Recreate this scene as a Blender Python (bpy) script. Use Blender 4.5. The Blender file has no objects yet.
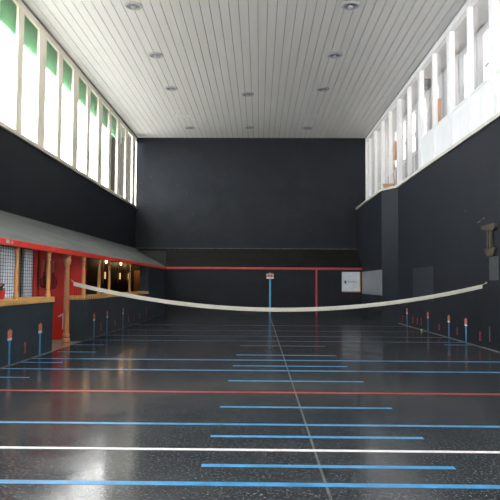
import bpy, bmesh, math, random
from mathutils import Vector, Matrix
random.seed(7)
S = bpy.context.scene
COL = S.collection
PI = math.pi

# ------------------------------------------------------------------ dimensions (metres)
W = 9.75          # court width between gallery wall (X=0) and main wall
XL, XR = -1.73, 9.73   # window walls
XT = 9.29         # main wall beyond the tambour
YG = 14.63        # grille wall
YU = 16.16        # far upper wall
YB = -16.5        # wall behind the camera
HC = 8.77         # ceiling
SILL = 5.26
PT = 3.19         # penthouse top
PB = 2.13         # penthouse lower edge

# ------------------------------------------------------------------ materials
def mat(name, color, rough=.6, metal=0., spec=.5, var=0., scale=6., bump=0., bscale=40., coat=0., stretch=(1,1,1), emit=None, es=0., detail=4):
    m = bpy.data.materials.new(name); m.use_nodes = True
    nt = m.node_tree; N = nt.nodes; L = nt.links
    b = N['Principled BSDF']
    b.inputs['Base Color'].default_value = (*color, 1)
    b.inputs['Roughness'].default_value = rough
    b.inputs['Metallic'].default_value = metal
    b.inputs['Specular IOR Level'].default_value = spec
    b.inputs['Coat Weight'].default_value = coat
    tc = N.new('ShaderNodeTexCoord'); mp = N.new('ShaderNodeMapping'); mp.inputs['Scale'].default_value = stretch
    L.new(tc.outputs['Object'], mp.inputs['Vector'])
    if var > 0:
        n = N.new('ShaderNodeTexNoise'); n.inputs['Scale'].default_value = scale; n.inputs['Detail'].default_value = detail
        L.new(mp.outputs[0], n.inputs['Vector'])
        r = N.new('ShaderNodeMapRange'); r.inputs[1].default_value = .3; r.inputs[2].default_value = .7
        r.inputs[3].default_value = 1-var; r.inputs[4].default_value = 1+var
        L.new(n.outputs[0], r.inputs[0])
        mx = N.new('ShaderNodeVectorMath'); mx.operation = 'SCALE'; mx.inputs[0].default_value = color
        L.new(r.outputs[0], mx.inputs['Scale']); L.new(mx.outputs[0], b.inputs['Base Color'])
    if bump > 0:
        n2 = N.new('ShaderNodeTexNoise'); n2.inputs['Scale'].default_value = bscale; n2.inputs['Detail'].default_value = 3
        L.new(mp.outputs[0], n2.inputs['Vector'])
        bp = N.new('ShaderNodeBump'); bp.inputs['Strength'].default_value = bump; bp.inputs['Distance'].default_value = .01
        L.new(n2.outputs[0], bp.inputs['Height']); L.new(bp.outputs[0], b.inputs['Normal'])
    if emit:
        b.inputs['Emission Color'].default_value = (*emit, 1); b.inputs['Emission Strength'].default_value = es
    return m

M = {}
M['white_wood'] = mat('white_painted_wood', (.88,.84,.72), .45, var=.04, scale=3)
M['white_wood_r'] = mat('white_painted_boarding', (.86,.86,.86), .4, var=.03, scale=3)
M['trim'] = mat('cream_sill_paint', (.62,.60,.52), .5, var=.1, scale=2)
M['ceiling'] = mat('white_ceiling_boards', (.73,.725,.705), .5, var=.04, scale=1.2, stretch=(4,.3,1))
M['gap'] = mat('dark_groove', (.34,.33,.31), .8)
M['green'] = mat('green_board', (.13,.42,.20), .5, var=.05)
M['red'] = mat('red_gloss_paint', (.74,.028,.016), .35, var=.08, scale=3)
M['redbeam'] = mat('red_beam_paint', (.88,.065,.045), .4, var=.1, scale=4)
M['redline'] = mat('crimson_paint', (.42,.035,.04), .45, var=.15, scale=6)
M['redfloor'] = mat('red_line_paint', (.46,.055,.055), .35, var=.25, scale=9)
M['blue'] = mat('blue_line_paint', (.06,.29,.58), .35, var=.25, scale=9)
M['bluedim'] = mat('net_dimmed_blue_line_paint', (.045,.11,.20), .35, var=.35, scale=6)  # darker blue; dimming by the net in front is put into the colour
M['white'] = mat('white_line_paint', (.82,.80,.84), .4, var=.15, scale=9)
M['worn'] = mat('worn_grey_line', (.10,.10,.10), .4, var=.6, scale=5)
M['wood'] = mat('turned_oak', (.70,.36,.14), .35, var=.3, scale=14, stretch=(1,1,.12), coat=.3)
M['wooddark'] = mat('brown_oak', (.50,.22,.10), .35, var=.3, scale=14, stretch=(1,1,.12), coat=.3)
M['ledge'] = mat('pale_ledge_wood', (.80,.47,.17), .4, var=.25, scale=10, stretch=(1,.1,1))
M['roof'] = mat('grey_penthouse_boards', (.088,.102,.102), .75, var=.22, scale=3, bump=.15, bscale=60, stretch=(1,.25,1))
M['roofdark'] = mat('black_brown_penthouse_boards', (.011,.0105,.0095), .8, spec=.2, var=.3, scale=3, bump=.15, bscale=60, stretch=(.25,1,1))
M['net'] = mat('black_net_cord', (.015,.015,.017), .8)
M['band'] = mat('white_canvas_band', (.64,.63,.56), .8, var=.06, scale=20)
M['steel'] = mat('brushed_steel', (.30,.32,.35), .42, metal=.6, var=.35, scale=8, stretch=(1,3,.3))
M['board'] = mat('pale_board', (.60,.66,.70), .5, var=.12, scale=4)
M['smudge'] = mat('dark_smudge_paint', (.10,.13,.17), .6, var=.3, scale=20)
M['orange'] = mat('orange_crown_paint', (.72,.20,.10), .5, var=.2, scale=30)
M['rosegold'] = mat('pale_crown_paint', (.60,.36,.28), .5, var=.2, scale=30)
M['chrome'] = mat('lamp_reflector', (.42,.43,.46), .4)
M['lampdark'] = mat('lamp_bowl_inside', (.26,.26,.29), .6)
M['brass'] = mat('brass', (.60,.40,.15), .3, metal=.9)
M['bulb'] = mat('warm_bulb', (1,.8,.5), .4, emit=(1,.62,.25), es=5)
M['stone'] = mat('beige_threshold_stone', (.36,.29,.22), .5, var=.2, scale=4)
M['blind'] = mat('pale_fabric', (.52,.56,.60), .8, var=.15, scale=5, stretch=(1,6,.3))
M['galdark'] = mat('dark_gallery_paint', (.018,.021,.022), .6, var=.25, scale=2)
M['black'] = mat('black_plastic', (.02,.02,.022), .4)
M['ball'] = mat('yellow_felt', (.72,.72,.18), .9, var=.1, scale=60)
M['corridor'] = mat('white_corridor_paint', (.55,.55,.56), .6, var=.04)
M['card'] = mat('brown_cardboard', (.42,.24,.12), .8, var=.15)
M['orangewood'] = mat('varnished_orange_wood', (.60,.27,.09), .4, var=.25, scale=8, stretch=(1,1,.2))
M['redpot'] = mat('red_pot_glaze', (.62,.04,.06), .3)
M['pink'] = mat('pink_petals', (.65,.16,.28), .7)
M['leaf'] = mat('dark_leaves', (.05,.12,.06), .6, var=.3, scale=30)
M['render'] = mat('brown_grey_brick', (.012,.010,.008), .9, spec=.1, var=.3, scale=1.5)
M['kerb'] = mat('grey_kerb_dust', (.12,.12,.12), .6, var=.35, scale=5)
M['bracket'] = mat('old_gilt_wood', (.055,.043,.024), .6, var=.4, scale=12)
M['plate'] = mat('dull_grey_plate', (.045,.05,.055), .5, var=.25, scale=9)
M['ground'] = mat('pale_paving', (.5,.5,.48), .9, var=.1)

def cloth_mat():
    m = bpy.data.materials.new('pale_curtain_cloth'); m.use_nodes = True
    nt = m.node_tree; N = nt.nodes; L = nt.links; b = N['Principled BSDF']; b.inputs['Base Color'].default_value = (.5,.54,.58,1); b.inputs['Roughness'].default_value = .9
    t = N.new('ShaderNodeBsdfTranslucent'); t.inputs[0].default_value = (.21,.21,.21,1); a = N.new('ShaderNodeAddShader')
    L.new(b.outputs[0], a.inputs[0]); L.new(t.outputs[0], a.inputs[1]); L.new(a.outputs[0], N['Material Output'].inputs[0]); return m
M['blind'] = cloth_mat()
def wall_mat(name, c, rough, scuff=.5):
    m = mat(name, c, rough, spec=.22)
    nt = m.node_tree; N = nt.nodes; L = nt.links; b = N['Principled BSDF']
    tc = N.new('ShaderNodeTexCoord')
    n = N.new('ShaderNodeTexNoise'); n.inputs['Scale'].default_value = 1.1; n.inputs['Detail'].default_value = 8; n.inputs['Roughness'].default_value = .65
    L.new(tc.outputs['Object'], n.inputs['Vector'])
    r = N.new('ShaderNodeMapRange'); r.inputs[1].default_value = .3; r.inputs[2].default_value = .72; r.inputs[3].default_value = .75; r.inputs[4].default_value = 1.3
    L.new(n.outputs[0], r.inputs[0])
    v = N.new('ShaderNodeVectorMath'); v.operation = 'SCALE'; v.inputs[0].default_value = c
    L.new(r.outputs[0], v.inputs['Scale'])
    # small pale ball marks
    vo = N.new('ShaderNodeTexVoronoi'); vo.inputs['Scale'].default_value = 2.3
    L.new(tc.outputs['Object'], vo.inputs['Vector'])
    lt = N.new('ShaderNodeMapRange'); lt.inputs[1].default_value = .035; lt.inputs[2].default_value = .10; lt.inputs[3].default_value = scuff; lt.inputs[4].default_value = 0
    L.new(vo.outputs['Distance'], lt.inputs[0])
    mx = N.new('ShaderNodeMix'); mx.data_type = 'RGBA'
    L.new(lt.outputs[0], mx.inputs[0]); L.new(v.outputs[0], mx.inputs[6]); mx.inputs[7].default_value = (.10,.11,.12,1)
    L.new(mx.outputs[2], b.inputs['Base Color'])
    n2 = N.new('ShaderNodeTexNoise'); n2.inputs['Scale'].default_value = 14; n2.inputs['Detail'].default_value = 5
    L.new(tc.outputs['Object'], n2.inputs['Vector'])
    bp = N.new('ShaderNodeBump'); bp.inputs['Strength'].default_value = .12; bp.inputs['Distance'].default_value = .01
    L.new(n2.outputs[0], bp.inputs['Height']); L.new(bp.outputs[0], b.inputs['Normal'])
    return m
M['wall'] = wall_mat('blue_black_court_plaster', (.0105,.0135,.0190), .55, .22)
M['battery'] = wall_mat('slate_blue_battery_plaster', (.034,.050,.066), .5, .3)
M['wallback'] = M['wall']

def floor_mat():
    c = (.017,.020,.025)
    m = mat('polished_dark_terrazzo', c, .2, spec=.36)
    nt = m.node_tree; N = nt.nodes; L = nt.links; b = N['Principled BSDF']
    tc = N.new('ShaderNodeTexCoord')
    def noise(s, d=6, r=.6):
        n = N.new('ShaderNodeTexNoise'); n.inputs['Scale'].default_value = s; n.inputs['Detail'].default_value = d; n.inputs['Roughness'].default_value = r
        L.new(tc.outputs['Object'], n.inputs['Vector']); return n
    def mr(src, a, b_, c_, d):
        r = N.new('ShaderNodeMapRange'); r.inputs[1].default_value = a; r.inputs[2].default_value = b_; r.inputs[3].default_value = c_; r.inputs[4].default_value = d
        L.new(src, r.inputs[0]); return r.outputs[0]
    def mix(f, a, col):
        x = N.new('ShaderNodeMix'); x.data_type = 'RGBA'; L.new(f, x.inputs[0])
        if isinstance(a, tuple): x.inputs[6].default_value = (*a, 1)
        else: L.new(a, x.inputs[6])
        x.inputs[7].default_value = (*col, 1); return x.outputs[2]
    big = noise(.45); fine = noise(24, 3); chips = noise(42, 2, .5)
    col = mix(mr(big.outputs[0], .48, .70, 0, .8), c, (.036,.036,.034))
    patch = noise(6, 8, .75)
    col = mix(mr(patch.outputs[0], .45, .65, 0, .7), col, (.050,.056,.066))
    col = mix(mr(fine.outputs[0], .48, .66, 0, .7), col, (.075,.085,.098))
    col = mix(mr(chips.outputs[0], .585, .66, 0, .9), col, (.16,.175,.19))
    L.new(col, b.inputs['Base Color'])
    L.new(mr(noise(1.3).outputs[0], .3, .7, .11, .22), b.inputs['Roughness'])
    bp = N.new('ShaderNodeBump'); bp.inputs['Strength'].default_value = .03; bp.inputs['Distance'].default_value = .01
    L.new(noise(9).outputs[0], bp.inputs['Height']); L.new(bp.outputs[0], b.inputs['Normal'])
    return m
M['floor'] = floor_mat()

def glass_mat():
    m = bpy.data.materials.new('window_glass'); m.use_nodes = True
    nt = m.node_tree; N = nt.nodes; L = nt.links
    for n in list(N): N.remove(n)
    out = N.new('ShaderNodeOutputMaterial'); t = N.new('ShaderNodeBsdfTransparent'); g = N.new('ShaderNodeBsdfGlossy')
    t.inputs[0].default_value = (.98,.98,.98,1); g.inputs['Roughness'].default_value = .03
    f = N.new('ShaderNodeFresnel'); f.inputs[0].default_value = 1.45
    ge = N.new('ShaderNodeNewGeometry'); inv = N.new('ShaderNodeMath'); inv.operation = 'SUBTRACT'; inv.inputs[0].default_value = 1
    L.new(ge.outputs['Backfacing'], inv.inputs[1]); mu = N.new('ShaderNodeMath'); mu.operation = 'MULTIPLY'
    L.new(f.outputs[0], mu.inputs[0]); L.new(inv.outputs[0], mu.inputs[1])
    x = N.new('ShaderNodeMixShader'); L.new(mu.outputs[0], x.inputs[0]); L.new(t.outputs[0], x.inputs[1]); L.new(g.outputs[0], x.inputs[2])
    L.new(x.outputs[0], out.inputs[0]); return m
M['glass'] = glass_mat()

# ------------------------------------------------------------------ geometry helpers
def box(bm, x0, x1, y0, y1, z0, z1, bev=0.):
    vs = [bm.verts.new(p) for p in ((x0,y0,z0),(x1,y0,z0),(x1,y1,z0),(x0,y1,z0),(x0,y0,z1),(x1,y0,z1),(x1,y1,z1),(x0,y1,z1))]
    fs = [bm.faces.new([vs[i] for i in f]) for f in ((0,3,2,1),(4,5,6,7),(0,1,5,4),(1,2,6,5),(2,3,7,6),(3,0,4,7))]
    if bev > 0:
        es = set(e for f in fs for e in f.edges)
        bmesh.ops.bevel(bm, geom=list(es), offset=bev, segments=2, affect='EDGES', profile=.6)
    return vs
def prism(bm, pts, axis, a, b):
    """polygon pts (2-D) extruded along axis from a to b"""
    def P(p, t):
        return {'x': (t, p[0], p[1]), 'y': (p[0], t, p[1]), 'z': (p[0], p[1], t)}[axis]
    A = [bm.verts.new(P(p, a)) for p in pts]; B = [bm.verts.new(P(p, b)) for p in pts]
    n = len(pts)
    fs = [bm.faces.new(A), bm.faces.new(B[::-1])]
    for i in range(n): fs.append(bm.faces.new((A[i], B[i], B[(i+1)%n], A[(i+1)%n])))
    bmesh.ops.recalc_face_normals(bm, faces=fs)
def lathe(bm, prof, c=(0,0,0), seg=20, flip=None, cap=True):
    rings = []
    for r, z in prof:
        rings.append([bm.verts.new((c[0]+r*math.cos(2*PI*i/seg), c[1]+r*math.sin(2*PI*i/seg), c[2]+z)) for i in range(seg)])
    for a, b in zip(rings, rings[1:]):
        for i in range(seg): bm.faces.new((a[i], a[(i+1)%seg], b[(i+1)%seg], b[i]))
    if cap:
        bm.faces.new(rings[0][::-1]); bm.faces.new(rings[-1])
def tube(bm, pts, r, seg=8, closed=False):
    pts = [Vector(p) for p in pts]; rings = []; n = len(pts)
    for i, p in enumerate(pts):
        if closed: t = pts[(i+1)%n]-pts[i-1]
        else: t = pts[min(i+1,n-1)]-pts[max(i-1,0)]
        t.normalize()
        up = Vector((0,0,1)) if abs(t.z) < .9 else Vector((1,0,0))
        a = t.cross(up).normalized(); b = t.cross(a).normalized()
        rr = r[i] if isinstance(r, (list,tuple)) else r
        rings.append([bm.verts.new(p+a*rr*math.cos(2*PI*k/seg)+b*rr*math.sin(2*PI*k/seg)) for k in range(seg)])
    m = n if closed else n-1
    for i in range(m):
        A, B = rings[i], rings[(i+1)%n]
        for k in range(seg): bm.faces.new((A[k], A[(k+1)%seg], B[(k+1)%seg], B[k]))
    if not closed:
        bm.faces.new(rings[0][::-1]); bm.faces.new(rings[-1])
def obj(name, bm, m, parent=None, smooth=False):
    me = bpy.data.meshes.new(name)
    bmesh.ops.recalc_face_normals(bm, faces=bm.faces[:])
    bm.to_mesh(me); bm.free()
    me.materials.append(M[m] if isinstance(m, str) else m)
    if smooth:
        for p in me.polygons: p.use_smooth = True
        try: me.set_sharp_from_angle(angle=R(40))
        except Exception: pass
    o = bpy.data.objects.new(name, me); COL.objects.link(o)
    if parent: o.parent = parent
    return o
def R(d): return d*PI/180
def NB(): return bmesh.new()
def tag(o, label, cat, group=None):
    o['label'] = label; o['category'] = cat
    if group: o['group'] = group
    return o
def thing(name, label, cat, loc=(0,0,0), rz=0, group=None):
    o = bpy.data.objects.new(name, None); COL.objects.link(o); o.location = loc; o.rotation_euler = (0,0,rz)
    o.empty_display_size = .1
    return tag(o, label, cat, group)
def struct(name, bm, m, parent=None, smooth=False):
    o = obj(name, bm, m, parent, smooth)
    if not parent: o['kind'] = 'structure'
    return o
def dup(root, loc=None, rz=None, label=None, group=None):
    r = root.copy(); COL.objects.link(r)
    if loc is not None: r.location = loc
    if rz is not None: r.rotation_euler = (0,0,rz)
    if label: r['label'] = label
    if group: r['group'] = group
    for ch in list(root.children):
        c = ch.copy(); COL.objects.link(c); c.parent = r
        for g in ch.children:
            d = g.copy(); COL.objects.link(d); d.parent = c
    return r

# ------------------------------------------------------------------ room shell
bm = NB(); box(bm, 0, W+.3, YB, YG+.2, -.3, 0); struct('floor', bm, 'floor')
bm = NB(); box(bm, XL-.2, 0, YB, YU, -.3, 0); struct('floor_gallery', bm, 'stone')

# ceiling: boards with real grooves between them
bm = NB()
x = XL; bw = .2545
while x < XR-.01:
    box(bm, x+.009, min(x+bw, XR)-.009, YB, YU, HC, HC+.03); x += bw
struct('ceiling', bm, 'ceiling')
bm = NB(); box(bm, XL-.3, XR+.3, YB, YU+.2, HC+.018+.012+.001, HC+.3); struct('ceiling_void', bm, 'gap')
# thin dark shadow gap moulding at both ceiling edges
bm = NB(); box(bm, XL, XL+.035, YB, YU, HC-.04, HC); struct('trim_1', bm, 'gap')
bm = NB(); box(bm, XR-.035, XR, YB, YU, HC-.04, HC); struct('trim_2', bm, 'gap')

# far walls
bm = NB(); box(bm, XL-.3, XR+.3, YU, YU+.3, 0, HC+.05); struct('wall_far', bm, 'wallback')
gx0, gx1, gz0, gz1 = 8.33, 9.21, 1.09, 2.04
bm = NB()
box(bm, 0, gx0, YG, YG+.25, 0, PB+.02)
box(bm, gx0, gx1, YG, YG+.25, 0, gz0); box(bm, gx0, gx1, YG, YG+.25, gz1, PB+.02)
box(bm, gx1, XT, YG, YG+.25, 0, PB+.02)
struct('wall_grille', bm, 'wallback')
bm = NB(); box(bm, XL-.3, XR+.3, YB-.3, YB, 0, 5.6); box(bm, XL-.3, XL+.5, YB-.3, YB, 5.6, HC+.05); box(bm, XR-.5, XR+.3, YB-.3, YB, 5.6, HC+.05); box(bm, XL+.5, XR-.5, YB-.3, YB, 8.5, HC+.05); struct('wall_near', bm, 'wall')

# left: high wall under the windows down to the penthouse, gallery outer wall
bm = NB(); box(bm, XL-.35, XL, YB, YU, 2.7, SILL-.09); struct('wall_left', bm, 'wall')
bm = NB(); box(bm, XL-.35, XL, 2.9, YU, 0, 2.7)
box(bm, XL-.35, XL, YB, 2.9, 0, .85); box(bm, XL-.35, XL, YB, 2.9, 2.35, 2.7)
for a, b in ((YB, -7.2), (-4.6, -3.9), (-1.3, -.8)): box(bm, XL-.35, XL, a, b, .85, 2.35)
box(bm, XL-.35, XL, 1.17, 1.5, .85, 2.35); box(bm, XL-.35, XL, 2.6, 2.9, .85, 2.35)
struct('wall_gallery', bm, 'galdark')
# battery walls
bm = NB(); box(bm, -.34, 0, YB, -1.12, 0, 1.06); struct('wall_battery_near', bm, 'battery')
bm = NB(); box(bm, -.34, 0, 1.2, 10.25, 0, 1.04); struct('wall_battery_far', bm, 'battery')
bm = NB(); box(bm, -.34, 0, 10.25, YG+.1, 0, PB); struct('wall_battery_end', bm, 'battery')
# main wall and tambour
bm = NB(); box(bm, W, W+.3, YB, YU, 0, SILL-.09); struct('wall_right', bm, 'wall')
bm = NB(); prism(bm, [(W,9.15),(XT,10.0),(XT,YU),(W,YU)], 'z', 0, SILL-.09); struct('wall_tambour', bm, 'wall')

# sills
bm = NB(); box(bm, XL-.2, XL+.06, YB, YU, SILL-.09, SILL, .01); struct('trim_3', bm, 'trim')
bm = NB()
prism(bm, [(XR+.25,YB),(XR-.05,YB),(XR-.05,9.08),(XT-.05,9.93),(XT-.05,YU),(XR+.25,YU)], 'z', SILL-.09, SILL)
struct('trim_4', bm, 'trim')
# kerbs of pale dust/stone at wall feet
bm = NB(); box(bm, 0, .05, YB, -1.12, 0, .012); box(bm, 0, .05, 1.2, 11, 0, .012); struct('trim_5', bm, 'kerb')
bm = NB(); box(bm, W-.07, W, -9, 9, 0, .012); struct('trim_6', bm, 'kerb')

# ------------------------------------------------------------------ windows
WID = [2.70+3.18*k for k in range(-6, 5)]       # wide posts
def window(n, side, y0, y1, zlow=None, solid=False, first=.135, last=.135, mull=True):
    """side -1: left, +1: right. frame between the centre lines of two wide posts"""
    X = XL if side < 0 else XR
    if side < 0:
        first = .28; last = .28 if mull else .07
    mh = .19 if side < 0 else .055
    a, b = (X-.07, X) if side < 0 else (X, X+.15)
    fm = 'white_wood' if side < 0 else 'white_wood_r'
    bm = NB()
    box(bm, a, b, y0, y0+first, SILL, HC-.0, .006); box(bm, a, b, y1-last, y1, SILL, HC, .006)
    box(bm, a, b, y0+first, y1-last, HC-.21, HC); box(bm, a+.02, b-.02, y0+first, y1-last, SILL, SILL+.07)
    fr = struct('window_%d' % n, bm, fm)
    gxa = a+.010 if side < 0 else b-.020
    ym = (y0+y1)/2
    spans = [(y0+first, y1-last)]
    if mull:
        bm = NB(); box(bm, a+.005, b-.005, ym-mh, ym+mh, SILL+.07, HC-.21, .006); obj('mullion', bm, fm, fr)
        spans = [(y0+first, ym-mh), (ym+mh, y1-last)]
    zl = SILL+.07
    if zlow:
        bm = NB()
        for s in spans: box(bm, a+.03, b-.03, s[0], s[1], zlow-.03, zlow+.03)
        obj('transom', bm, fm, fr)
    for s in spans:
        bm = NB()
        if zlow and solid:
            box(bm, gxa, gxa+.008, s[0], s[1], zlow+.03, HC-.21); obj('pane', bm, 'glass', fr)
            bm = NB()
            xa = a+.05
            w = (s[1]-s[0])
            box(bm, xa, xa+.03, s[0], s[0]+w*.5-.006, zl, zlow-.03, .004)
            box(bm, xa, xa+.03, s[0]+w*.5+.006, s[1], zl, zlow-.03, .004)
            obj('lower_glare_panel', bm, fm, fr)  # solid white: glare reflected in the lower glass is put into the colour
        else:
            box(bm, gxa, gxa+.008, s[0], s[1], zl, HC-.21); obj('pane', bm, 'glass', fr)
    return fr
n = 1
for i in range(len(WID)-1):
    window(n, -1, WID[i], WID[i+1]); n += 1
window(n, -1, WID[-1], YU, mull=False, last=.07); n += 1
bm = NB(); box(bm, XL-.15, XL, YB, WID[0], SILL, HC); struct('wall_left_end', bm, 'white_wood')
bm = NB(); box(bm, XR, XR+.15, YB, WID[0], SILL, HC); struct('wall_right_end', bm, 'white_wood_r')
for i in range(len(WID)-1):
    near = WID[i] < 3
    window(n, 1, WID[i], WID[i+1], zlow=6.27 if near else None, solid=near); n += 1
window(n, 1, WID[-1], YU, mull=False, last=.07); n += 1

for k in range(6):  # added windows behind the camera, out of view, to bring in daylight
    u0 = XL+.5+(XR-XL-1)*k/6; u1 = XL+.5+(XR-XL-1)*(k+1)/6
    bm = NB(); box(bm, u0, u0+.08, YB-.2, YB-.06, 5.6, 8.5); box(bm, u1-.08, u1, YB-.2, YB-.06, 5.6, 8.5); box(bm, u0+.08, u1-.08, YB-.2, YB-.06, 5.6, 5.7); box(bm, u0+.08, u1-.08, YB-.2, YB-.06, 8.4, 8.5)
    f = struct('window_%d' % n, bm, 'white_wood'); n += 1
    bm = NB(); box(bm, u0+.08, u1-.08, YB-.14, YB-.132, 5.7, 8.4); obj('pane', bm, 'glass', f)
# green fascia board outside the left windows, brown brick building beyond
bm = NB(); box(bm, XL-.40, XL-.32, YB, 14.2, 8.02, 9.0)
o = obj('fascia_board', bm, 'green'); tag(o, 'long green board running along the top outside the left windows', 'board')
bm = NB(); box(bm, XL-1.3, XL-.85, 15.8, 26, 0, 10.2); bx = obj('neighbouring_building', bm, 'render')
tag(bx, 'dark brown building seen through the farthest left window panes', 'building')
bm = NB(); box(bm, -40, XL-.36, -40, 40, -.3, -.02); struct('ground_left', bm, 'ground')
bm = NB(); box(bm, 14, 50, -40, 40, -.3, -.02); struct('ground_right', bm, 'ground')

# ------------------------------------------------------------------ upper corridor behind the right windows
CX = 11.1
bm = NB(); box(bm, XR+.32, CX+.2, YB, YU+.3, 5.0, 5.15); struct('floor_corridor', bm, 'corridor')
bm = NB(); box(bm, XR+.31, CX+.2, YB, YU+.3, 9.2, 9.4); struct('ceiling_corridor', bm, 'corridor')
bm = NB(); box(bm, CX, CX+.2, YB, YU+.3, 5.15, 6.2); box(bm, CX, CX+.2, YB, YU+.3, 8.95, 9.2)
struct('wall_corridor', bm, 'corridor')
bm = NB(); box(bm, XR+.31, CX+.2, YU+.3, YU+.5, 5.0, 9.4); struct('wall_corridor_far', bm, 'corridor')
bm = NB(); box(bm, XR+.31, CX+.2, YB-.2, YB, 5.0, 9.4); struct('wall_corridor_near', bm, 'corridor')
cy = YB+.45
while cy < YU-.5:
    y1 = min(cy+1.7, YU+.25)
    bm = NB(); ca, cb = (cy+.60, y1-.60) if cy > -2.5 else (cy+.09, y1-.09); box(bm, CX, CX+.2, cy, ca, 6.2, 8.95); box(bm, CX, CX+.2, cb, y1, 6.2, 8.95); box(bm, CX+.05, CX+.15, ca, cb, 7.95, 8.03); box(bm, CX-.05, CX, cy-.09, cy+.09, 5.15, 9.2); box(bm, CX, CX+.2, ca, cb, 6.2, 7.2 if cy > -2.5 else 6.3)  # near bays, out of view, get larger openings added to let in light
    f = struct('window_%d' % n, bm, 'corridor'); n += 1
    bm = NB(); box(bm, CX+.1, CX+.108, ca, cb, 7.2 if cy > -2.5 else 6.3, 8.95); obj('pane', bm, 'glass', f)
    cy = y1
bm = NB(); box(bm, CX, CX+.2, YB, YB+.45, 6.2, 8.95); struct('wall_corridor_side', bm, 'corridor')
# handrail behind the far right windows
t = thing('handrail', 'thin white balustrade just behind the far right upper windows', 'railing', (10.15, 0, 5.15))
bm = NB(); box(bm, -.03, .03, 5.9, 15.9, 1.08, 1.14, .006); obj('rail', bm, 'white_wood_r', t)
for k in range(19):
    bm = NB(); box(bm, -.015, .015, 6.0+k*.54, 6.03+k*.54, 0, 1.08); obj('baluster', bm, 'white_wood_r', t)
# hanging loudspeaker and wooden cupboard inside the corridor
t = thing('ceiling_loudspeaker', 'small black loudspeaker hung from the ceiling behind the right windows', 'loudspeaker', (10.4, 7.7, 9.2))
bm = NB(); box(bm, -.2, .2, -.16, .16, -.62, -.3, .02); obj('cabinet', bm, 'black', t)
bm = NB(); tube(bm, [(0,0,0),(0,0,-.3)], .02); obj('hanger', bm, 'black', t)
for y, l in ((8.3,'nearer one'),(15.0,'farther one')):
    t = thing('wall_cupboard', 'orange brown cupboard seen through the right upper windows, ' + l, 'cupboard', (CX-.005, y, 7.45))
    bm = NB(); box(bm, -.16, 0, -.32, .32, 0, .85, .01); obj('body', bm, 'orangewood', t)
    for q in (-1, 1):
        bm = NB(); box(bm, -.185, -.16, .01 if q > 0 else -.30, .30 if q > 0 else -.01, .03, .82, .006); d = obj('door', bm, 'orangewood', t)
        bm = NB(); lathe(bm, [(.01,0),(.016,.02),(.01,.04)], (-.195, q*.05, .4), 10); obj('knob', bm, 'brass', d)
# carton on the tambour top
t = thing('cardboard_box', 'small brown cardboard box lying on the sill above the wall buttress', 'box', (9.55, 9.75, SILL), R(-20))
bm = NB(); box(bm, -.2, .18, -.28, .28, 0, .13, .004); obj('carton', bm, 'card', t)
bm = NB(); box(bm, -.22, -.2, -.26, .26, .08, .15); obj('flap', bm, 'card', t)
bm = NB(); tube(bm, [(9.66,9.25,SILL+.012),(9.67,9.3,SILL+.25),(9.62,9.33,SILL+.42),(9.67,9.38,SILL+.62),(9.69,9.4,SILL+.85)], .016)
tag(obj('curved_stick', bm, 'wooddark', None, True), 'thin bent brown stick leaning on the right window beside the carton', 'stick')

# ------------------------------------------------------------------ ceiling lamps
def ceiling_lamp(label, loc):
    t = thing('ceiling_light', label, 'ceiling light', loc, 0, 'round recessed ceiling lamps')
    bm = NB(); prof = [(.165,0),(.235,0),(.24,-.012),(.225,-.03),(.175,-.035),(.165,-.02)]
    rings = []
    for r, z in prof: rings.append([bm.verts.new((r*math.cos(2*PI*i/28), r*math.sin(2*PI*i/28), z)) for i in range(28)])
    for a, b in zip(rings, rings[1:]+rings[:1]):
        for i in range(28): bm.faces.new((a[i], a[(i+1)%28], b[(i+1)%28], b[i]))
    obj('rim', bm, 'chrome', t, True)
    bm = NB(); lathe(bm, [(.172,-.022),(.165,-.008),(.02,-.004)], seg=28, cap=False); obj('reflector', bm, 'lampdark', t, True)
    bm = NB(); lathe(bm, [(.03,-.004),(.05,-.02),(.07,-.045),(.05,-.07),(.015,-.08)], seg=16); obj('bulb', bm, 'chrome', t, True)
    return t
LP = [(1.10,1.40,'nearest lamp of the left ceiling row'),(1.10,4.92,'second lamp of the left ceiling row'),(1.12,8.28,'third lamp of the left ceiling row'),(1.15,14.15,'farthest lamp of the left ceiling row'),
      (3.97,9.0,'nearer lamp of the two in mid-ceiling'),(3.95,14.05,'farther lamp of the two in mid-ceiling'),
      (6.80,1.40,'nearest lamp of the right ceiling row'),(6.82,4.92,'second lamp of the right ceiling row'),(6.80,8.36,'third lamp of the right ceiling row'),(6.68,14.15,'farthest lamp of the right ceiling row')]
l0 = None
for x, y, s in LP:
    lab = 'round unlit ceiling lamp, the ' + s
    if l0 is None: l0 = ceiling_lamp(lab, (x, y, HC))
    else: dup(l0, (x, y, HC), label=lab)
for x, y, s in ((1.08,12.1,'left'),(6.72,12.2,'right')):
    bm = NB(); 
    for a in ((-.38,.38,-.3,-.27),(-.38,.38,.27,.3),(-.38,-.36,-.27,.27),(.36,.38,-.27,.27)): box(bm, x+a[0], x+a[1], y+a[2], y+a[3], HC-.012, HC)
    box(bm, x-.36, x+.36, y-.27, y+.27, HC-.006, HC)
    tag(obj('ceiling_hatch', bm, 'ceiling'), 'small flush rectangular hatch in the far %s part of the ceiling' % s, 'hatch', 'flush ceiling hatches')

# ------------------------------------------------------------------ penthouses
t = thing('penthouse_roof', 'long sloping grey roof over the left side gallery with red edge beam', 'roof', (0,0,0))
bm = NB()
def face(bm, ps): return bm.faces.new([bm.verts.new(p) for p in ps])
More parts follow.
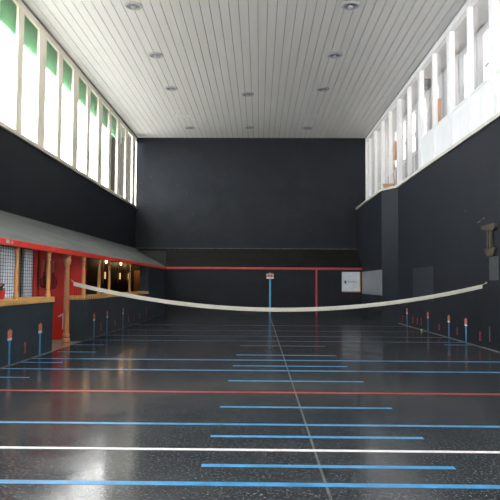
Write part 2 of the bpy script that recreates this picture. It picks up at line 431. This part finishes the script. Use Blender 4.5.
# sloping slab with mitred far end
top = [(0.03,YB,PB+.11),(0.03,YG-.03,PB+.11),(XL,YU,PT),(XL,YB,PT)]
bot = [(p[0],p[1],p[2]-.05) for p in top]
A = [bm.verts.new(p) for p in top]; B = [bm.verts.new(p) for p in bot]
bm.faces.new(A); bm.faces.new(B[::-1])
for i in range(4): bm.faces.new((A[i], B[i], B[(i+1)%4], A[(i+1)%4]))
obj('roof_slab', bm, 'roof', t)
bm = NB(); box(bm, -.05, .035, YB, YG, PB, PB+.115, .008); b = obj('edge_beam', bm, 'redbeam', t)
t = thing('penthouse_roof', 'dark sloping roof across the far end above the crimson line', 'roof', (0,0,0))
bm = NB()
top = [(0.03,YG-.03,PB+.11),(XT,YG-.03,PB+.11),(XT,YU,PT),(XL,YU,PT)]
bot = [(p[0],p[1],p[2]-.05) for p in top]
A = [bm.verts.new(p) for p in top]; B = [bm.verts.new(p) for p in bot]
bm.faces.new(A); bm.faces.new(B[::-1])
for i in range(4): bm.faces.new((A[i], B[i], B[(i+1)%4], A[(i+1)%4]))
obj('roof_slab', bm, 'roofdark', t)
bm = NB(); box(bm, .035, XT, YG-.035, YG, PB+.005, PB+.105, .008); obj('edge_beam', bm, 'redline', t)
bm = NB(); box(bm, .1, XT, YG-.02, YG+.0, PB-.0, PB+.005); obj('soffit_strip', bm, 'wall', t)
bm = NB(); box(bm, XL, XT, YU-.015, YU, PT, PT+.02); obj('upper_flashing', bm, 'worn', t)
# pale marks on the near red beam
for q, l in (((-3.75,-3.60,.03,.09),'larger left one'),((-3.52,-3.44,.035,.085),'smaller right one')):
    bm = NB(); box(bm, .035, .039, q[0], q[1], PB+q[2], PB+q[3])
    tag(obj('paint_mark', bm, 'trim'), 'tiny pale worn mark on the red beam at the left edge, ' + l, 'mark', 'pale marks on the red beam')

# ------------------------------------------------------------------ gallery timber
bm = NB(); box(bm, -.40, .03, -15.0, -1.10, 1.062, 1.172, .012)
tag(obj('gallery_ledge', bm, 'ledge'), 'yellow wooden ledge on the low gallery wall left of the net pillar', 'ledge')
bm = NB(); box(bm, -.40, .03, 1.16, 10.245, 1.042, 1.142, .012)
tag(obj('gallery_ledge', bm, 'ledge'), 'yellow wooden ledge on the low gallery wall beyond the net pillar', 'ledge')

def post_profile(h, r):
    p = [(1.35,0),(1.35,.06),(1.0,.075),(1.15,.10),(1.15,.13),(.8,.15),(1.0,.20),(1.08,.34),(1.0,.5),(.82,.72),(.74,.80),(1.0,.815),(1.0,.835),(.74,.85),(1.1,.89),(1.2,.92),(1.0,.945),(1.35,.95),(1.35,1.0)]
    return [(a*r, b*h) for a, b in p]
def gallery_post(label, y, z0, h):
    t = thing('gallery_post', label, 'post', (-.045, y, z0), 0, 'turned wooden gallery posts')
    bm = NB(); lathe(bm, [q for q in post_profile(h, .042)], seg=18); obj('turned_shaft', bm, 'wood', t, True)
    return t
gp = gallery_post('turned wooden gallery post standing left of the red jar-like pot, at frame edge', -6.1, 1.17, PB-1.17)
gp['label'] = 'turned wooden post on the near ledge, nearest the camera'
posts = [(-4.6,'second turned wooden post on the near ledge counted from the camera'),(-3.05,'turned wooden post on the near ledge beside the small red pot'),(-1.33,'turned wooden post at the end of the near ledge beside the red opening')]
for y, l in posts: dup(gp, (-.045, y, 1.17), label=l)
gq = gallery_post('turned wooden post on the far ledge, first one right of the net pillar', 1.30, 1.14, PB-1.14)
for y, l in ((2.82,'second turned wooden post right of the net pillar'),(3.98,'third turned wooden post right of the net pillar'),(6.88,'last turned wooden post on the far ledge, nearest the grey end wall')):
    dup(gq, (-.045, y, 1.14), label=l)
t = thing('net_pillar', 'tall turned wooden pillar standing on the floor that holds the left net end', 'pillar', (-.06, 0, 0))
bm = NB(); lathe(bm, [(.095,.0),(.095,.07),(.07,.085),(.09,.11),(.1,.15),(.09,.19),(.06,.205),(.085,.225),(.092,.26),(.08,.29),(.062,.31),(.066,.5),(.062,1.1),(.052,1.75),(.05,1.80),(.062,1.81),(.062,1.83),(.05,1.845),(.062,1.88),(.085,1.95),(.09,2.0),(.075,2.05),(.06,2.065),(.085,2.075),(.085,2.13)], seg=24)
obj('turned_shaft', bm, 'wooddark', t, True)
for zz in (.08, .2):
    bm = NB(); lathe(bm, [(.06,zz-.008),(.088,zz-.004),(.088,zz+.008),(.06,zz+.012)], seg=24); obj('base_ring', bm, 'black', t, True)
bm = NB(); tube(bm, [(.065,0,1.55),(.10,0,1.55),(.12,0,1.535),(.115,0,1.515),(.09,0,1.515)], .008); obj('net_hook', bm, 'steel', t, True)

# opening beside the net: red partition with things hanging on it
bm = NB(); prism(bm, [(-1.42,0),(-.05,0),(-.05,2.22),(-1.42,2.95)], 'y', 1.5, 1.56); struct('wall_partition', bm, 'red')
bm = NB(); box(bm, -1.42, -1.28, 1.44, 1.498, 0, 2.5, .01); tag(obj('door_post', bm, 'redbeam'), 'upright red timber post at the left edge of the red partition', 'post')
def racket(x, label):
    t = thing('hanging_racket', label, 'racket', (x, 1.455, 2.05), 0, 'rackets hung on the red partition')
    bm = NB(); tube(bm, [(0,0,0),(0,0,-.30)], .017, 10); obj('handle', bm, 'wood', t, True)
    bm = NB(); tube(bm, [(0,0,-.30),(0,0,-.42)], .012, 8)
    ring = [(.10*math.sin(a)*(1 if a < PI else 1), 0, -.56-.15*math.cos(a)*-1) for a in [2*PI*i/24 for i in range(24)]]
    tube(bm, ring, .011, 8, True); obj('frame', bm, 'black', t, True)
    bm = NB()
    for k in range(-4, 5):
        xx = k*.021; hh = .145*math.sqrt(max(0, 1-(xx/.1)**2)); tube(bm, [(xx,0,-.56-hh),(xx,0,-.56+hh)], .002, 4)
    for k in range(-6, 7):
        zz = k*.022; ww = .098*math.sqrt(max(0, 1-(zz/.15)**2)); tube(bm, [(-ww,0,-.56+zz),(ww,0,-.56+zz)], .002, 4)
    obj('strings', bm, 'net', t)
    bm = NB(); tube(bm, [(0,0,-.01),(0,.045,.0)], .006, 6); obj('peg', bm, 'brass', t)
    return t
r0 = racket(-1.12, 'wooden handled racket hung on the red partition, the left one')
dup(r0, (-.88, 1.455, 2.03), label='wooden handled racket hung on the red partition, the right one')
t = thing('winding_handle', 'small white crank handle hooked on the red partition left of the net pillar', 'handle', (-.60, 1.46, -.14))
bm = NB(); tube(bm, [(0,0,.42),(0,0,.80),(-.02,0,.82)], .016, 8); obj('shaft', bm, 'white', t, True)
bm = NB(); tube(bm, [(.0,0,.80),(-.12,0,.74)], .022, 8); obj('grip', bm, 'white', t, True)
bm = NB(); tube(bm, [(0,0,.79),(0,.04,.79)], .01, 6); obj('wall_pin', bm, 'steel', t)

# gallery windows with pale blinds on the outer wall (near part)
for a, b in ((-7.2,-4.6),(-3.9,-1.3),(-.8,1.17),(1.5,2.6)):
    bm = NB()
    for s in ((a,a+.07),(b-.07,b),((a+b)/2-.035,(a+b)/2+.035)): box(bm, XL-.14, XL-.04, s[0], s[1], .85, 2.35)
    box(bm, XL-.14, XL-.04, a, b, .85, .92); box(bm, XL-.14, XL-.04, a, b, 2.28, 2.35)
    f = struct('window_%d' % n, bm, 'galdark'); n += 1
    bm = NB(); box(bm, XL-.1, XL-.092, a+.07, b-.07, .92, 2.28); obj('pane', bm, 'glass', f)
names = ['nearest the camera','in the middle of the near gallery','behind the small red pot', 'just left of the red post']
for k, (a, b) in enumerate(((-7.25,-4.55),(-3.95,-1.25),(-.9,1.28),(1.40,2.72))):
    bm = NB(); K = 40
    for side in (0, .012):
        pass
    vs = []
    for i in range(K+1):
        y = a+(b-a)*i/K; xo = XL+.05+.025*math.sin(i*1.9)
        vs.append((bm.verts.new((xo, y, .86)), bm.verts.new((xo, y, 2.34)), bm.verts.new((xo-.008, y, .86)), bm.verts.new((xo-.008, y, 2.34))))
    for p, q in zip(vs, vs[1:]):
        bm.faces.new((p[0],q[0],q[1],p[1])); bm.faces.new((p[2],p[3],q[3],q[2]))
    tag(obj('window_curtain', bm, 'blind'), 'pale grey curtain in the gallery window, ' + names[k], 'curtain', 'pale curtains in the gallery windows')
# protective netting behind the first openings
bm = NB()
y = -8.0
while y < -1.45:
    tube(bm, [(-.30,y,1.18),(-.30,y,2.24)], .004, 4); y += .11
z = 1.2
while z < 2.24:
    tube(bm, [(-.30,-8.0,z),(-.30,-1.45,z)], .004, 4); z += .065
tag(obj('protective_netting', bm, 'net'), 'fine black square netting hung behind the near gallery posts', 'netting')
# red pot with leaves on the ledge
t = thing('flower_pot', 'small red pot with pink bloom and dark leaves on the near ledge', 'flower pot', (-.17, -3.42, 1.174))
bm = NB(); lathe(bm, [(.05,0),(.065,.04),(.075,.13),(.08,.14),(.08,.155),(.07,.155),(.065,.13),(.01,.12)], seg=20); obj('pot', bm, 'redpot', t, True)
bm = NB()
for k in range(16):
    a = random.uniform(0, 2*PI); l = random.uniform(.09,.17); u = random.uniform(.04,.16)
    p0 = Vector((0,0,.12)); p1 = Vector((math.cos(a)*l*.5, math.sin(a)*l*.5, .12+u)); p2 = Vector((math.cos(a)*l, math.sin(a)*l, .12+u*.8))
    sd = Vector((-math.sin(a), math.cos(a), 0))*.022
    v = [bm.verts.new(q) for q in (p0, p1+sd, p2, p1-sd)]; bm.faces.new(v)
    v = [bm.verts.new(q-Vector((0,0,.003))) for q in (p0, p1-sd, p2, p1+sd)]; bm.faces.new(v)
obj('leaves', bm, 'leaf', t)
bm = NB()
for k in range(7):
    bmesh.ops.create_icosphere(bm, subdivisions=1, radius=.022, matrix=Matrix.Translation((-.02+.03*math.cos(k), -.05+.03*math.sin(k*1.3), .27+.012*(k%3))))
obj('bloom', bm, 'pink', t, True)

# gallery end wall and its door
bm = NB(); box(bm, XL, -.02, YG+.1, YG+.2, 0, 3.0)
struct('wall_gallery_end', bm, 'galdark')
bm = NB(); box(bm, -1.48, -.82, YG+.04, YG+.098, .0, 2.05, .006)
d = struct('door_1', bm, 'orangewood')
for zz in (.2, 1.15):
    bm = NB(); box(bm, -1.38, -.92, YG+.03, YG+.042, zz, zz+.75, .01); obj('door_panel', bm, 'orangewood', d)
bm = NB(); lathe(bm, [(.015,0),(.028,.02),(.015,.04)], (-.88, YG+.0, 1.0), 12); obj('door_handle', bm, 'brass', d, True)

# wall lamps in the far gallery
def wall_lamp(label, y):
    t = thing('wall_lamp', label, 'wall lamp', (XL, y, 0), 0, 'warm wall lamps in the far gallery')
    bm = NB(); box(bm, 0, .025, -.04, .04, 1.45, 2.5, .005); obj('back_plate', bm, 'brass', t)
    bm = NB(); tube(bm, [(.02,0,2.22),(.09,0,2.19),(.12,0,2.23)], .012); obj('arm', bm, 'brass', t, True)
    bm = NB(); tube(bm, [(.02,0,1.72),(.08,0,1.70)], .012); obj('arm', bm, 'brass', t, True)
    bm = NB(); lathe(bm, [(.012,2.22),(.035,2.25),(.05,2.30),(.042,2.35),(.01,2.375)], (.12,0,0), 14); obj('bulb', bm, 'bulb', t, True)
    bm = NB(); lathe(bm, [(.02,1.62),(.028,1.65),(.028,1.88),(.015,1.9)], (.09,0,0), 14); obj('glass_tube', bm, mb2, t, True)
    return t
mb2 = mat('dim_warm_tube', (1,.8,.5), .4, emit=(1,.62,.25), es=1.)
LY = [(6.9,'the nearest of the row'),(9.85,'second of the row'),(12.45,'third of the row'),(14.2,'farthest of the row')]
w0 = None
for y, s in LY:
    lab = 'small glowing brass wall lamp in the far gallery, ' + s
    if w0 is None: w0 = wall_lamp(lab, y)
    else: dup(w0, (XL, y, 0), label=lab)
    ld = bpy.data.lights.new('gallery_lamp_light', 'POINT'); ld.energy = 2.5; ld.color = (1,.62,.28); ld.shadow_soft_size = .06
    lo = bpy.data.objects.new('gallery_lamp_light', ld); COL.objects.link(lo); lo.location = (XL+.22, y, 2.30)

# ------------------------------------------------------------------ the net
def netz(x):
    t = (x-W/2)/(W/2); return .92+.60*abs(t)**2.0
bm = NB(); K = 60; xa, xb = .10, 9.62
pts = []
for i in range(K+1):
    x = xa+(xb-xa)*i/K; pts.append((x, netz(x)))
sec = [(-.012,.0),(-.017,-.05),(-.012,-.092),(.012,-.092),(.017,-.05),(.012,0)]
rings = [[bm.verts.new((x, s[0], z+s[1])) for s in sec] for x, z in pts]
for a, b in zip(rings, rings[1:]):
    for i in range(6): bm.faces.new((a[i], b[i], b[(i+1)%6], a[(i+1)%6]))
bm.faces.new(rings[0]); bm.faces.new(rings[-1][::-1])
t = thing('court_net', 'sagging tennis net with a white top band stretched across the court', 'net', (0,0,0))
obj('top_band', bm, 'band', t, True)
bm = NB()
tube(bm, [(.055,0,1.53),(xa+.01,0,netz(xa)-.02)], .007, 6); obj('cord', bm, 'band', t)
bm = NB(); tube(bm, [(xb-.01,0,netz(xb)-.02),(W-.03,-.0,1.53)], .007, 6)
obj('cord', bm, 'band', t)
bm = NB(); x = xa+.02
while x < xb:
    z = netz(x)-.1
    v = .0018
    box(bm, x-v, x+v, -v, v, .02, z); x += .045
zz = .02
while zz < 1.42:
    # horizontal strings, kept under the band
    seg = []
    for i in range(K):
        x0, z0 = pts[i]; x1, z1 = pts[i+1]
        if min(z0, z1)-.1 > zz: seg.append((x0, x1))
    merged = []
    for s in seg:
        if merged and abs(merged[-1][1]-s[0]) < 1e-6: merged[-1] = (merged[-1][0], s[1])
        else: merged.append(s)
    for s in merged: box(bm, s[0], s[1], -.0013, .0013, zz-.0013, zz+.0013)
    zz += .045
obj('mesh', bm, 'net', t)
# right-hand fixing: gilt bracket, grey plate, hook
t = thing('net_bracket', 'old gilt wooden bracket with grey plate on the right wall above the net end', 'bracket', (W, -.25, 0))
bm = NB(); prism(bm, [(-.42,2.86),(.42,2.86),(.42,2.80),(.30,2.76),(.12,2.74),(-.12,2.74),(-.30,2.70),(-.42,2.76)], 'x', -.08, 0)
obj('cross_piece', bm, 'bracket', t)
for q in ((-.14,-.04),(.02,.10)):
    bm = NB(); box(bm, -.07, 0, q[0], q[1], 2.30, 2.74, .01); obj('upright', bm, 'bracket', t)
bm = NB(); prism(bm, [(-.34,2.32),(.30,2.32),(.18,2.14),(-.2,2.14)], 'x', -.05, 0); obj('foot_block', bm, 'bracket', t)
bm = NB(); box(bm, -.02, 0, -.45, .10, 1.58, 2.12, .004); obj('grey_plate', bm, 'plate', t)
bm = NB(); tube(bm, [(-.01,.25,1.53),(-.05,.25,1.55),(-.06,.25,1.52),(-.03,.25,1.50)], .008, 6); obj('hook', bm, 'steel', t, True)

# ------------------------------------------------------------------ grille
t = thing('grille_opening', 'square opening in the far wall closed by a pale board in a wood frame', 'panel', (0, YG, 0))
bm = NB(); box(bm, gx0, gx1-.035, .015, .04, gz0+.04, gz1); bd = obj('backing_board', bm, 'board', t)
bm = NB()
def blob(bm, cx, cz, r, n=9, sq=1.):
    vs = [bm.verts.new((cx+r*random.uniform(.7,1.15)*math.cos(2*PI*i/n), .013, cz+sq*r*random.uniform(.7,1.15)*math.sin(2*PI*i/n))) for i in range(n)]
    bm.faces.new(vs)
blob(bm, 8.50, 1.56, .055, sq=1.4); blob(bm, 8.47, 1.60, .03); blob(bm, 8.52, 1.49, .03)
for q in ((8.58,8.98,1.585,1.60),(8.60,9.10,1.545,1.555),(8.74,8.86,1.66,1.672)): box(bm, q[0], q[1], .012, .0145, q[2], q[3])
obj('painted_mark', bm, 'smudge', bd)
bm = NB(); box(bm, gx1-.035, gx1, -.02, .05, gz0, gz1, .005); box(bm, gx0, gx1-.035, -.02, .05, gz0, gz0+.04, .005); obj('wood_frame', bm, 'wooddark', t)
bm = NB(); box(bm, XT-.02, XT, 9.95, YG-.04, 1.02, 2.04, .003)
tag(obj('metal_panel', bm, 'steel'), 'scratched grey metal panel on the right wall beside the far corner board', 'panel')
bm = NB(); box(bm, W-.012, W, 4.4, 6.9, .95, 2.03, .003)  # faint wall reflection put into the colour of a thin sheet
tag(obj('painted_reflection', bm, mat('dark_grey_reflection', (.0135,.0185,.027), .52, var=.2, scale=2)), 'faint dark grey rectangular painted reflection on the right wall above the net band', 'panel')

# ------------------------------------------------------------------ wall marks
def crown_marker(label, loc, rz, zc, wide, stripe, gold=False):
    """painted crown over a blue stripe; local frame: wall plane is local XZ, facing -Y"""
    t = thing('crown_marker', label, 'wall marking', loc, rz, 'painted crowns over blue stripes')
    bm = NB(); box(bm, -stripe/2, stripe/2, -.003, 0, .002, zc-.005); obj('blue_stripe', bm, 'blue', t)
    w = wide/2; h = wide*1.15 if not gold else wide*.85
    bm = NB(); box(bm, -w, w, -.006, 0, zc, zc+h*.22); obj('crown_band', bm, 'white', t)
    bm = NB(); z0 = zc+h*.22
    prof = [(-w*.92,z0),(w*.92,z0),(w*1.08,z0+h*.50),(w*.72,z0+h*.66),(w*.42,z0+h*.60),(w*.13,z0+h*.66),(w*.13,z0+h*.78),(-w*.13,z0+h*.78),(-w*.13,z0+h*.66),(-w*.42,z0+h*.60),(-w*.72,z0+h*.66),(-w*1.08,z0+h*.50)]
    prism(bm, prof, 'y', -.005, 0); obj('crown_arches', bm, 'rosegold' if gold else 'orange', t)
    if gold:
        for q in ((-.62,-.16),(.16,.62)):
            bm = NB(); box(bm, q[0]*w, q[1]*w, -.0065, -.004, z0+h*.14, z0+h*.34); obj('crown_gap', bm, 'wall', t)
    return t
near = ['nearest the camera','left of the red opening','first beyond the net pillar','second beyond the net pillar','third beyond the net pillar']
for k, (y, z) in enumerate(((-3.40,.44),(-1.87,.45),(2.22,.45),(3.64,.45),(5.76,.45))):
    crown_marker('orange crown and blue stripe on the left wall, ' + near[k], (0, y, 0), PI/2, z, .19, .085)
far = ['closest to the camera','second from the camera','third from the camera','farthest from the camera']
for k, y in enumerate((1.55, 2.97, 5.10, 7.83)):
    crown_marker('orange crown and blue stripe on the right wall, ' + far[k], (W, y, 0), -PI/2, .42, .19, .085)
crown_marker('pale gold crown over long blue stripe on the far wall', (4.96, YG, 0), 0, 1.70, .34, .085, gold=True)
bm = NB(); box(bm, 7.10, 7.18, YG-.004, YG, .002, PB+.005)
tag(obj('red_stripe', bm, 'redline'), 'thin vertical crimson stripe on the far wall beside the pale board', 'wall marking')
def red_mark(x, y, z, h, label, s, pm='redfloor'):
    bm = NB(); w = .035
    prism(bm, [(y-w*1.7,z-.02),(y+w*1.7,z-.02),(y+w*1.7,z),(y+w,z),(y+w,z+h),(y-w*.4,z+h),(y-w*2,z+h*.84),(y-w*2,z+h*.72),(y-w,z+h*.78),(y-w,z),(y-w*1.7,z)], 'x', min(x, x+s*.004), max(x, x+s*.004))
    tag(obj('red_numeral', bm, pm), label, 'wall marking', 'small red numerals on the side walls')
ords = ['between the two crowns nearest the camera','between the first two crowns beyond the net pillar','between the second and third crowns beyond the net pillar','first right of the last crown','second right of the last crown','third right of the last crown','fourth right of the last crown']
for k, (y, h) in enumerate(((-2.66,.19),(2.95,.2),(4.65,.16),(6.6,.22),(7.55,.18),(8.55,.18),(9.9,.34))):
    red_mark(0, y, .16, h, 'red numeral on the left wall, ' + ords[k], 1)
ords = ['left of the farthest crown pair','just right of the farthest crown','second right of the farthest crown','third right of the farthest crown','between the second and third crowns','between the two crowns closest to the camera','nearest the camera of them all']
for k, (y, h) in enumerate(((8.5,.16),(7.0,.2),(6.4,.2),(5.9,.22),(3.9,.16),(2.25,.18),(.55,.2))):
    red_mark(W, y, .16, h, 'small faint red numeral on the right wall, ' + ords[k], -1, 'redline')
bm = NB(); box(bm, W-.004, W, -.1, -.04, .18, .52)
tag(obj('pale_stroke', bm, 'worn'), 'faint pale upright stroke low on the right wall under the net end', 'wall marking')
# scratch high on the right wall
for (y, z, l, sl), w in zip(((.62,2.98,.22,.02),(.28,3.03,.16,.02),(1.5,3.35,.05,.03)), ('lower left one','right one','small upper one')):
    bm = NB(); prism(bm, [(y,z),(y-l,z+sl),(y-l,z+sl+.022),(y,z+.018)], 'x', W-.003, W)
    tag(obj('scratch_mark', bm, 'worn'), 'short pale scratch high on the right wall, ' + w, 'wall marking', 'pale scratches on the right wall')

# ------------------------------------------------------------------ floor lines
G = 'painted lines on the dark floor'
def line(y, x0, x1, w, m, label, z=.0022):
    bm = NB(); box(bm, x0, x1, y-w/2, y+w/2, 0.0003, z)
    tag(obj('court_line', bm, m), label, 'floor line', G)
line(-9.72, .0, W, .085, 'blue', 'full width blue floor line nearest the camera')
line(-8.78, .0, W, .065, 'white', 'only white floor line, crossing the full width')
line(-7.79, .0, W, .075, 'blue', 'full width blue floor line between the white and the red line')
line(-5.88, .0, W, .11, 'redfloor', 'red floor line crossing the full width')
line(-3.79, .0, W, .10, 'blue', 'first full width blue floor line beyond the red line')
line(-2.37, .0, W, .10, 'blue', 'second full width blue floor line beyond the red line')
line(1.55, .0, W, .09, 'bluedim', 'nearest faint full width blue line beyond the net')
line(3.0, .0, W, .09, 'bluedim', 'second faint full width blue line beyond the net')
line(4.95, .0, W, .09, 'bluedim', 'third faint full width blue line beyond the net')
line(7.4, .0, W, .09, 'bluedim', 'farthest faint full width blue line beyond the net')
sh = [(-9.26,'closest to the camera, below the white line'),(-8.30,'just above the white line'),(-6.88,'just in front of the red line'),(-4.90,'just beyond the red line'),(-3.20,'between the two blue full width lines'),(-1.53,'farthest one in front of the net')]
for y, l in sh: line(y, 3.98, 6.04, .075 if y < -6 else .09, 'blue', 'short centred blue floor line, ' + l)
line(.36, 4.0, 6.02, .09, 'bluedim', 'short centred blue floor line, the one just behind the net')
line(-4.75, .0, .87, .09, 'blue', 'short blue floor line from the left wall, nearest the camera')
line(-2.95, .05, .81, .09, 'blue', 'short blue floor line from the left wall, second from the camera')
line(-1.2, .15, .97, .09, 'blue', 'short blue floor line in front of the net pillar')
line(.3, .0, .77, .09, 'blue', 'short blue floor line on the left just behind the net')
line(.9, 9.0, W, .09, 'blue', 'short blue floor line at the right wall just behind the net')
bm = NB(); box(bm, 4.935, 4.956, -12.5, YG-.3, .0003, .0018)
tag(obj('court_line', bm, 'worn'), 'worn grey line running lengthwise down the middle of the floor', 'floor line', G)

# ball
bm = NB(); bmesh.ops.create_uvsphere(bm, u_segments=20, v_segments=12, radius=.033)
o = obj('tennis_ball', bm, 'ball', None, True); o.location = (9.60, 5.30, .033); tag(o, 'small yellow tennis ball on the floor near the right wall', 'ball')
bm = NB(); tube(bm, [(.0334*math.cos(a), .0334*math.sin(a)*math.cos(.5*math.sin(2*a)), .0334*math.sin(.5*math.sin(2*a))) for a in [2*PI*i/24 for i in range(24)]], .0012, 5, True)
obj('seam', bm, 'white', o)

# ------------------------------------------------------------------ light
wd = bpy.data.worlds.new('sky'); S.world = wd; wd.use_nodes = True
nt = wd.node_tree; bg = nt.nodes['Background']
bg.inputs[0].default_value = (1.0,.985,.95,1); bg.inputs[1].default_value = 15
tc = nt.nodes.new('ShaderNodeTexCoord'); sp = nt.nodes.new('ShaderNodeSeparateXYZ'); rp = nt.nodes.new('ShaderNodeValToRGB'); mp = nt.nodes.new('ShaderNodeMapRange')
nt.links.new(tc.outputs['Generated'], sp.inputs[0]); nt.links.new(sp.outputs[0], mp.inputs[0]); mp.inputs[1].default_value = -1; mp.inputs[2].default_value = 1
nt.links.new(mp.outputs[0], rp.inputs[0]); nt.links.new(rp.outputs[0], bg.inputs[0])
rp.color_ramp.elements[0].color = (.90,.95,1.0,1); rp.color_ramp.elements[1].color = (1.0,.91,.79,1)
# daylight portals in the real window openings
def portal(x, y0, y1, z0, z1, ry):
    ld = bpy.data.lights.new('window_portal', 'AREA'); ld.shape = 'RECTANGLE'; ld.size = z1-z0; ld.size_y = y1-y0
    ld.cycles.is_portal = True
    o = bpy.data.objects.new('window_portal', ld); COL.objects.link(o); o.location = (x, (y0+y1)/2, (z0+z1)/2); o.rotation_euler = (0, ry, 0)
#portal(XL-.2, YB, YU, SILL, 8.55, -PI/2)
#portal(13.45, -8, YU, 6.4, 8.3, PI/2)

# ------------------------------------------------------------------ camera
cam = bpy.data.cameras.new('camera'); co = bpy.data.objects.new('camera', cam); COL.objects.link(co)
cam.sensor_width = 36; cam.lens = 614.5/500*36; cam.clip_start = .05
pi_, ya, ro = .0537, -.0151, .0057
# camera axes in world space
Ry = Matrix.Rotation(-ya, 4, 'Z'); 
co.matrix_world = Matrix.Translation((4.4435,-14.3607,1.4901)) @ Matrix.Rotation(-ya*-1*-1, 4, 'Z') @ Matrix.Rotation(PI/2+pi_, 4, 'X') @ Matrix.Rotation(ro, 4, 'Z')
S.camera = co
vs = S.view_settings; vs.view_transform = 'Standard'; vs.look = 'None'; vs.exposure = 0; vs.gamma = 1; vs.use_curve_mapping = False
